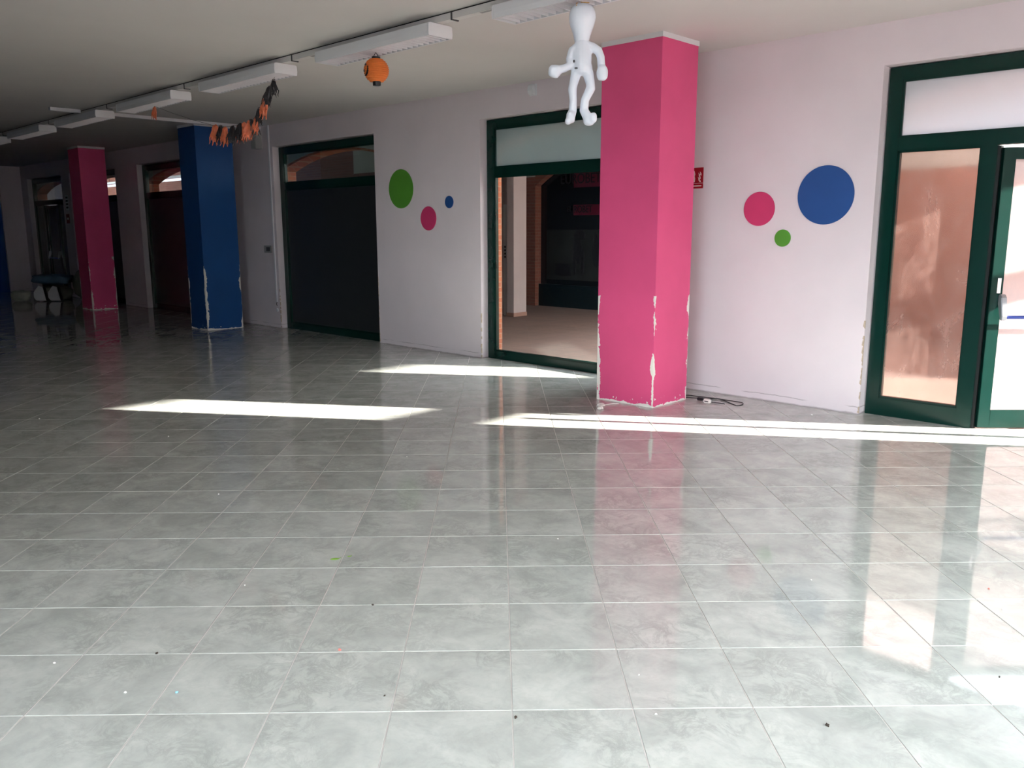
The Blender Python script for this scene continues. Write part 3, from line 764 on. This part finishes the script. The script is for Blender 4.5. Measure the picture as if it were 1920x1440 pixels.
hd = MB(); rings = [(-.006,.004),(-.009,.034),(-.02,.058),(-.04,.074),(-.065,.082),(-.09,.0845),(-.115,.082),(-.145,.074),(-.175,.063),(-.205,.053),(-.235,.047),(-.255,.043)]
nn = 36; b0 = 0
for (z, r) in rings:
    for k in range(nn):
        a = 2*PI*k/nn; pl = 1 + (0.02*math.cos(a*18) if r > 0.05 and math.cos(a) > 0.2 else 0)
        p = A(-.012 + r*1.02*pl*math.cos(a) + (0.0 if z < -0.1 else 0.002), z, r*0.95*pl*math.sin(a)); hd.v.append(p)
for i in range(len(rings)-1):
    for k in range(nn):
        j = (k+1) % nn; hd.f.append((i*nn+k, i*nn+j, (i+1)*nn+j, (i+1)*nn+k))
hd.f.append(tuple(range(nn))); hd.f.append(tuple((len(rings)-1)*nn+k for k in range(nn)))
hd.build('head', M['vinyl'], al, smooth=True, local=True)
rb = MB(); rb.tube([A(-.045, .0), A(-.05, -.012), A(-.052, -.03, -.05)], 0.004, 6).tube([A(-.02, .002), A(.012, -.004, -.02), A(.03, -.008, -.03)], 0.003, 6)
rb.build('hanging_ribbon', M['ribbon'], al, local=True)
MB().blob(A(-.066, -.372, -.068), .0065, .003, .009, 8, 6, rot=0.7).build('printed_mark', M['darkgrey'], al, local=True)
MB().blob(A(-.052, -.414, -.066), .011, .003, .006, 8, 6, rot=0.7).build('printed_mark', M['darkgrey'], al, local=True)

# ------------------------------------------------------------------ halloween garland between two lamps
ga = empty('bat_garland', (-8.2, LY, 2.45), 'garland of orange and black foil bats strung between two lamps', 'garland')
gp = [(-7.470,2.999),(-7.505,2.95),(-7.575,2.88),(-7.67,2.80),(-7.80,2.72),(-7.90,2.655),(-8.02,2.635),(-8.16,2.625),(-8.25,2.62),(-8.36,2.62),(-8.47,2.62),(-8.61,2.645),(-8.74,2.66),(-9.2,2.755),(-9.7,2.875),(-10.17,2.998)]
MB().tube([(p[0], LY, p[1]) for p in gp], 0.0018, 5).build('string', M['blackfoil'], ga)
def bat_shape(seed, w=0.074, h=0.20):
    r = random.Random(seed); j = lambda a: a * r.uniform(0.85, 1.15); m = MB(); t = 0.005
    # rounded folded body
    m.blob((0, 0, -h*0.30), j(w*0.36), 0.028, j(h*0.32), 14, 10, 0.25, seed)
    m.blob((0, -0.006, -h*0.66), j(w*0.25), 0.022, j(h*0.15), 12, 8, 0.2, seed+3)      # head, hanging down
    for s in (-1, 1):
        m.prism([(s*w*0.10, -h*0.74), (s*w*0.34, -h*0.98), (s*w*0.28, -h*0.70)][::s], 'y', -t, t)           # ears
        m.tube([(s*w*0.30, 0, -h*0.45), (s*w*j(0.62), -0.012, -h*0.58), (s*w*j(0.52), -0.02, -h*0.82), (s*w*0.66, -0.02, -h*0.92)], [0.007, 0.006, 0.005, 0.002], 6)   # folded wing arm
        m.prism([(s*w*0.25, -h*0.12), (s*w*0.66, -h*0.52), (s*w*0.46, -h*0.56), (s*w*0.42, -h*0.74), (s*w*0.2, -h*0.6)][::-s], 'y', -0.018, -0.018+t)   # wing skin
        m.tube([(s*w*0.12, 0, -h*0.04), (s*w*0.16, 0, h*0.02), (s*w*0.05, 0, h*0.05)], 0.004, 5)   # feet gripping the string
    return m
figs = [(-7.475,2.985,0,0.9,0.0),(-7.535,2.925,0,1.0,0.25),(-7.64,2.83,1,1.0,0.1),(-7.78,2.755,0,0.95,-0.2),(-7.835,2.67,1,0.85,0.3),(-7.93,2.655,0,0.9,-0.3),(-8.00,2.65,1,1.0,0.2),(-8.07,2.635,1,0.9,-0.15),(-8.15,2.635,0,1.0,0.1),(-8.245,2.625,1,0.95,-0.2),(-8.345,2.625,0,1.0,0.15),(-8.46,2.625,1,1.05,-0.1),(-8.60,2.655,0,1.0,0.05),(-8.715,2.665,1,1.05,0.1),(-10.19,3.0,1,0.75,0.15)]
bm_o = [bat_shape(s_).mesh('hanging_bat', M['orangefoil'], smooth=False) for s_ in (1, 2, 3)]
bm_b = [bat_shape(s_).mesh('hanging_bat', M['blackfoil'], smooth=False) for s_ in (4, 5, 6)]
for k, (x_, z_, c_, s_, tilt) in enumerate(figs):
    o = bpy.data.objects.new('hanging_bat', (bm_o if c_ else bm_b)[k % 3]); COL.objects.link(o); o.parent = ga
    o.location = Vector((x_, LY + random.uniform(-0.02, 0.02), z_ - 0.012)) - Vector(ga.location)
    o.scale = (s_, s_, s_); o.rotation_euler = (random.uniform(-0.25, 0.25), tilt, 0.75 + random.uniform(-0.5, 0.5))

# ------------------------------------------------------------------ cables and scraps at the foot of the near pillar
cb = empty('coiled_cable', (-3.9, -0.38, 0), 'thin black cable looped on the floor right of the pink pillar', 'cable')
pts = []
for k in range(40):
    a = -0.6 + 5.6*k/39; pts.append((-3.80 + 0.17*math.cos(a), -0.33 + 0.10*math.sin(a), 0.006 + 0.004*math.sin(3*a)))
pts = [(-4.35, -0.36, 0.006), (-4.2, -0.28, 0.006), (-4.05, -0.26, 0.006), (-3.9, -0.25, 0.008)] + pts
MB().tube(pts, 0.0042, 6).build('cord', M['cable'], cb, smooth=True)
MB().tube([(-4.3, -0.42, 0.006), (-4.13, -0.405, 0.012), (-4.02, -0.41, 0.02)], 0.0042, 6).build('cord', M['cable'], cb, smooth=True)
MB().box(-4.04, -3.985, -0.43, -0.395, 0.004, 0.032).build('black_plug', M['blackplastic'], cb, bevel=0.005)
pl = empty('white_plug', (-3.91, -0.45, 0), 'white plug lying beside the looped black cable', 'plug')
MB().box(-3.945, -3.88, -0.475, -0.435, 0.001, 0.035).build('plug_body', M['plug'], pl, bevel=0.006)
MB().box(-3.932, -3.893, -0.4765, -0.474, 0.014, 0.022).build('slot', M['blackplastic'], pl)
MB().tube([(-3.898, -0.436, 0.02), (-3.89, -0.42, 0.02)], 0.003, 6).tube([(-3.926, -0.436, 0.02), (-3.918, -0.42, 0.02)], 0.003, 6).build('pins', M['silver'], pl)
sc_ = empty('plaster_scrap', (-4.49, -1.26, 0), 'crumpled white scrap with a thread, in front of the pink pillar', 'scrap')
MB().blob((-4.52, -1.245, 0.016), .034, .024, .015, 12, 8, 0.5, 2, 0.6).blob((-4.455, -1.335, 0.013), .020, .036, .012, 12, 8, 0.6, 5, 0.5).blob((-4.49, -1.285, 0.014), .018, .026, .013, 12, 8, 0.5, 8, 0.5).build('crumpled_tape', M['plug'], sc_)
MB().tube([(-4.525, -1.23, 0.008), (-4.53, -1.19, 0.005), (-4.525, -1.15, 0.0045), (-4.515, -1.105, 0.004), (-4.50, -1.08, 0.004), (-4.47, -1.05, 0.004)], [0.005, 0.0045, 0.004, 0.004, 0.004, 0.003], 6).build('thread', M['plug'], sc_)

# ------------------------------------------------------------------ pile of sacks and boards by the far door
HC = Vector((-20.55, -0.80, 0))
def hp(u, d=0.0, z=0.0): return tuple(HC + rt*u + fh*d + Vector((0, 0, z)))
lo = MB().blob(hp(0.02, 0.32, 0.165), 0.36, 0.24, 0.165, 20, 12, 0.15, 12, 0.77).build('lower_sack', M['sack'], smooth=True); tag(lo, 'squashed grey sack underneath the folded tarp', 'sack')
ts = MB().blob(hp(-0.02, 0.32, 0.47), 0.42, 0.26, 0.115, 20, 12, 0.35, 9, 0.77).build('folded_tarp', M['tarp'], smooth=True); tag(ts, 'folded blue-grey tarp lying on top of the dark pile', 'tarp')
hs_ = MB().blob(hp(0.78, 0.34, 0.34), 0.30, 0.28, 0.34, 20, 14, 0.2, 1, 0.77).build('stuffed_sack', M['sack'], smooth=True); tag(hs_, 'bulging grey sack in the dark pile, next to the small pink pillar', 'sack')
cu2 = MB().blob(hp(-0.60, 0.02, 0.12), 0.20, 0.15, 0.12, 20, 12, 0.25, 4, 0.6).build('cushion', M['cloth'], smooth=True); tag(cu2, 'low cream cushion at the left end of the dark pile', 'cushion')
def board(u0, label, seed, lean):
    e = empty('white_board', hp(u0, -0.12, 0), label, 'board', 'white boards leaning on the pile')
    b_ = MB(); w, h_, t = 0.26, 0.34, 0.05
    pts = [(-w*0.30, 0.0), (w*0.55, 0.0), (w*0.10, h_*0.92), (-w*0.28, h_), (-w*0.62, h_*0.55), (-w*0.55, h_*0.2)]
    b_.prism(pts, 'y', -t/2, t/2)
    o = b_.build('board', M['box_white'], e, bevel=0.008, local=True); o.rotation_euler = (-0.35, 0, 0.77); o.location = (0, 0, 0.018)
    o2 = MB().prism([(w*0.57, 0.0), (w*0.72, 0.0), (w*0.28, h_*0.92), (w*0.13, h_*0.92)], 'y', -t/2-0.004, t/2).build('black_strap', M['blackplastic'], e, local=True); o2.rotation_euler = (-0.35, 0, 0.77); o2.location = (0, 0, 0.018)
board(-0.10, 'white board with a black strap, left one on the pile', 1, 0.2)
board(0.22, 'white board with a black strap, right one on the pile', 2, 0.1)

# ------------------------------------------------------------------ leaf and crumbs on the floor
def px_floor(px, py):
    d = cf*1566.95 + cr*(px-960) - cu*(py-720); t = (0.0-CAM.z)/d.z; p = CAM + d*t; return p
def leaf(px, py, L, label):
    p = px_floor(px, py); m = MB(); n = 10
    pts = []
    for k in range(n+1): t = k/n; pts.append((L*(t-0.5), 0.42*L*math.sin(PI*t)**0.8*0.5))
    for k in range(n-1, 0, -1): t = k/n; pts.append((L*(t-0.5), -0.42*L*math.sin(PI*t)**0.8*0.5))
    m.prism(pts, 'z', 0.0015, 0.004); m.tube([(L*0.45, 0, 0.003), (L*0.65, 0.01, 0.004)], 0.0012, 5)
    o = m.build('fallen_leaf', M['leaf_green']); o.location = (p.x, p.y, 0.0003); o.rotation_euler = (0, 0, 0.95); tag(o, label, 'leaf', 'green leaf bits on the floor')
leaf(628, 1049, 0.042, 'larger green leaf lying on the grey floor tiles'); leaf(655, 1044, 0.018, 'tiny green leaf bit right of the larger leaf')
crumbs = [(637,1220,.011,'crumb_red','pinkish crumb on a tile joint left of the middle'),(235,1299,.008,'crumb_white',None),(332,1299,.009,'crumb_blue','pale blue crumb on the floor at lower left'),
 (294,1226,.010,'crumb_dark',None),(459,1098,.007,'crumb_white',None),(699,1135,.009,'crumb_dark',None),(102,1244,.008,'crumb_white',None),(721,1305,.006,'crumb_dark',None),
 (967,1346,.010,'crumb_dark',None),(1551,1361,.011,'crumb_dark',None),(1881,1144,.010,'crumb_white',None),(1874,1270,.007,'crumb_dark',None),(1854,1105,.010,'crumb_red','reddish crumb near the right edge of the floor'),
 (1521,1088,.007,'crumb_white',None),(1046,1011,.007,'crumb_white',None),(1230,1340,.007,'crumb_white',None),(1198,1266,.006,'crumb_white',None),(316,819,.010,'crumb_white',None),(74,786,.012,'crumb_white',None),(410,927,.008,'crumb_white',None),(880,764,.009,'crumb_white',None),(763,857,.008,'crumb_white',None),(1522,779,.016,'crumb_white',None)]
for k, (px, py, s_, mt, lb) in enumerate(crumbs):
    p = px_floor(px, py); s_ *= 0.8; m = MB().blob((0, 0, s_*0.42), s_*0.75, s_*0.5, s_*0.42, 8, 6, 0.6, k+0.3, k*0.7)
    o = m.build('crumb', M[mt]); o.location = (p.x, p.y, 0.0)
    g = {'crumb_white': 'white crumbs on the floor', 'crumb_dark': 'dark crumbs on the floor'}.get(mt)
    tag(o, lb or ('tiny white crumb lying on the floor tiles' if mt == 'crumb_white' else 'tiny dark crumb lying on the floor tiles'), 'crumb', g)

# ------------------------------------------------------------------ outside: paved passage, shops opposite, unseen masses that shape the low sun
tag(MB().box(-40, 40, 0.19, 40, -0.12, -0.004).build('trim_1', M['outfloor']), kind='structure')
tag(MB().box(-5.0, 1.0, 0.45, 2.4, -0.05, -0.001).build('trim_sun_slab', M['hood']), kind='structure')  # pale slab added to throw sun glare into the side glass
tag(MB().box(X_RIGHT+0.3, 60, -40, 0.19, -0.14, -0.02).build('trim_2', M['outfloor']), kind='structure')
tag(MB().box(-40, 60, -40, Y_BACK-0.3, -0.14, -0.02).build('trim_3', M['outfloor']), kind='structure')
OW = 5.8
op = MB(); op.box(-18.0, -12.02, OW, OW+0.4, 2.95, 4.2).box(-12.02, -11.72, OW, OW+0.4, 2.6, 4.2).box(-11.72, -8.2, OW, OW+0.4, 3.0, 4.2).box(-8.2, 2.45, OW, OW+0.4, 2.4, 4.2)
opp = tag(op.build('wall_opposite', M['outplaster']), kind='structure')
MB().box(-8.2, 2.44, OW+0.01, OW+0.39, -0.1, 2.4).build('orange_plinth', M['orangeplaster'], opp)
MB().box(-18.0, -12.02, OW+0.01, OW+0.39, -0.1, 2.95).build('brick_pier', M['brickdark'], opp)
MB().box(-40, -18.0, OW, OW+0.4, -0.1, 4.2).build('dark_brick_wall', M['brickdark'], opp)
sf = empty('shopfront', (-10.0, OW+0.1, 0), 'dark shopfront with magenta sign seen through the clear window', 'shopfront')
MB().box(-12.02, -11.72, OW-0.06, OW+0.3, 0, 2.6).build('brick_pier', M['brickdark'], sf)
a0, a1 = -11.72, -8.2; half = (a1-a0)/2; rise = 0.55; R = (half*half+rise*rise)/(2*rise); cz = 2.97-R; cxx = (a0+a1)/2
ap = [(a0 + (a1-a0)*k/20, cz + math.sqrt(R*R-(a0+(a1-a0)*k/20-cxx)**2)) for k in range(21)]
MB().prism(ap + [(a1, 3.1), (a0, 3.1)], 'y', OW-0.06, OW+0.1).build('brick_arch', M['brickdark'], sf)
MB().box(a0, a1, OW+0.12, OW+0.16, 0.0, 3.0).build('glass', M['shopglass'], sf)
MB().box(a0, a1, OW+0.05, OW+0.12, 0.0, 0.45).build('lower_panel', M['shopteal'], sf)
MB().box(-11.55, -9.2, OW+0.105, OW+0.12, 0.55, 1.55).build('poster', M['poster'], sf)
spn = MB().box(-10.83, -9.3, OW+0.085, OW+0.115, 1.83, 2.66).build('sign_panel', M['magenta'], sf)
MB().box(-10.83, -9.3, OW+0.08, OW+0.086, 2.03, 2.36).build('sign_band', M['shopglass'], sf)
fg = MB()
fg.blob((-10.72, OW+0.095, 1.22), .11, .01, .26, 12, 10, .5, 3).blob((-10.62, OW+0.095, 1.45), .09, .01, .09, 12, 10, .4, 6).blob((-10.80, OW+0.095, .92), .05, .01, .25, 10, 8, .3, 1).blob((-10.6, OW+0.095, .92), .05, .01, .25, 10, 8, .3, 2)
fg.blob((-10.25, OW+0.095, 1.15), .10, .01, .3, 12, 10, .5, 8).blob((-11.1, OW+0.095, .75), .22, .01, .12, 12, 8, .5, 10)
fg.build('poster_print', M['posterdark'], sf)
text_mesh('lettering', 'EUROBET', 0.27, M['signtext'], (-11.17, OW+0.078, 2.44), spn, 0.003, 0.002, 0.88)
text_mesh('lettering', 'EUROBET', 0.19, M['signtext'], (-11.0, OW+0.076, 1.88), spn, 0.003, 0.002, 0.80)
# white corner wall with a door recess
wk = empty('white_entrance_block', (-11.5, 4.0, 0), 'white plastered wall with a recessed door, outside the clear window', 'wall')
MB().box(-10.66, -10.49, 3.83, 4.16, 0, 3.59).box(-14.0, -10.66, 3.95, 4.16, 2.22, 3.59).box(-14.0, -11.2, 3.83, 4.16, 0, 3.59).build('plaster', M['outwhite'], wk)
MB().box(-10.67, -10.48, 3.82, 4.17, 0, 0.07).build('skirting', M['orangeplaster'], wk)
MB().box(-11.2, -10.66, 4.08, 4.15, 0, 2.22).build('recess_back', M['outwhite'], wk)
MB().box(-10.82, -10.70, 3.90, 4.0, 0, 2.0).build('door_edge', M['white'], wk)
for k in range(4): MB().box(-10.785, -10.755, 3.89, 3.90, 1.05+k*0.06, 1.085+k*0.06).build('lock', M['blackplastic'], wk)
# unseen masses shaping the sun: one over the passage, beam, post, far block
XB = 3.02
pb = MB().box(1.3, XB, 0.5, 22, 3.40, 9.5); tag(pb.build('wall_sun_mask', M['hood']), kind='structure')  # unseen mass, underside and height set to cut the low sun
sb = MB().box(XB-0.10, XB, 0.5, 20, 2.51, 2.73).build('shadow_beam', M['hood']); tag(sb, kind='structure')  # unseen beam placed so its shadow breaks the floor streak
sp_ = MB().tube([(-0.47, 0.75, -0.004), (-0.47, 0.75, 1.36)], 0.03, 12).build('shadow_post', M['greyplastic'], smooth=True); tag(sp_, kind='structure')  # unseen post put in to cast the thin line in the streak
tag(MB().box(14.0, 20.0, -22, 8.2, -0.1, 7.3).build('wall_sun_blocker', M['hood']), kind='structure')  # unseen block put in to keep sun off the right-hand windows
tag(MB().box(-40, X_RIGHT+0.3, Y_BACK-0.3, 0.5, H+0.2, 4.2).build('wall_upper', M['outplaster']), kind='structure')
tag(MB().box(-40, -4.9, 0.5, 9.0, 3.6, 3.8).box(-40, -38, 0.5, 9.0, -0.1, 3.8).box(-1.2, 1.3, 0.5, 9.0, 3.6, 3.8).build('ceiling_sky_blocker', M['darkgrey']), kind='structure')  # dark roof and end wall added to cut sky light, slot left open
# lit tubes hanging in the passage, seen through the far transoms
for (x0_, x1_, lb) in ((-26.25, -25.02, 'left lit fluorescent tube seen through the transom beside the blue pillar'), (-24.92, -23.70, 'right lit fluorescent tube seen through the transom beside the blue pillar'), (-29.6, -28.45, 'lit fluorescent tube seen through the transom behind the small pink pillar')):
    e = empty('fluorescent_light', ((x0_+x1_)/2, 4.0, 2.98), lb, 'light', 'lit tubes outside the far transoms')
    MB().tube([(x0_, 4.0, 2.99), (x1_, 4.0, 2.99)], 0.036, 10).build('tube', M['tube'], e, smooth=True)
    MB().box(x0_, x1_, 3.96, 4.04, 3.05, 3.10).build('holder', M['white'], e)
    MB().tube([((x0_+x1_)/2, 4.0, 3.1), ((x0_+x1_)/2, 4.0, 3.6)], 0.006, 6).build('hanger', M['darkgrey'], e)
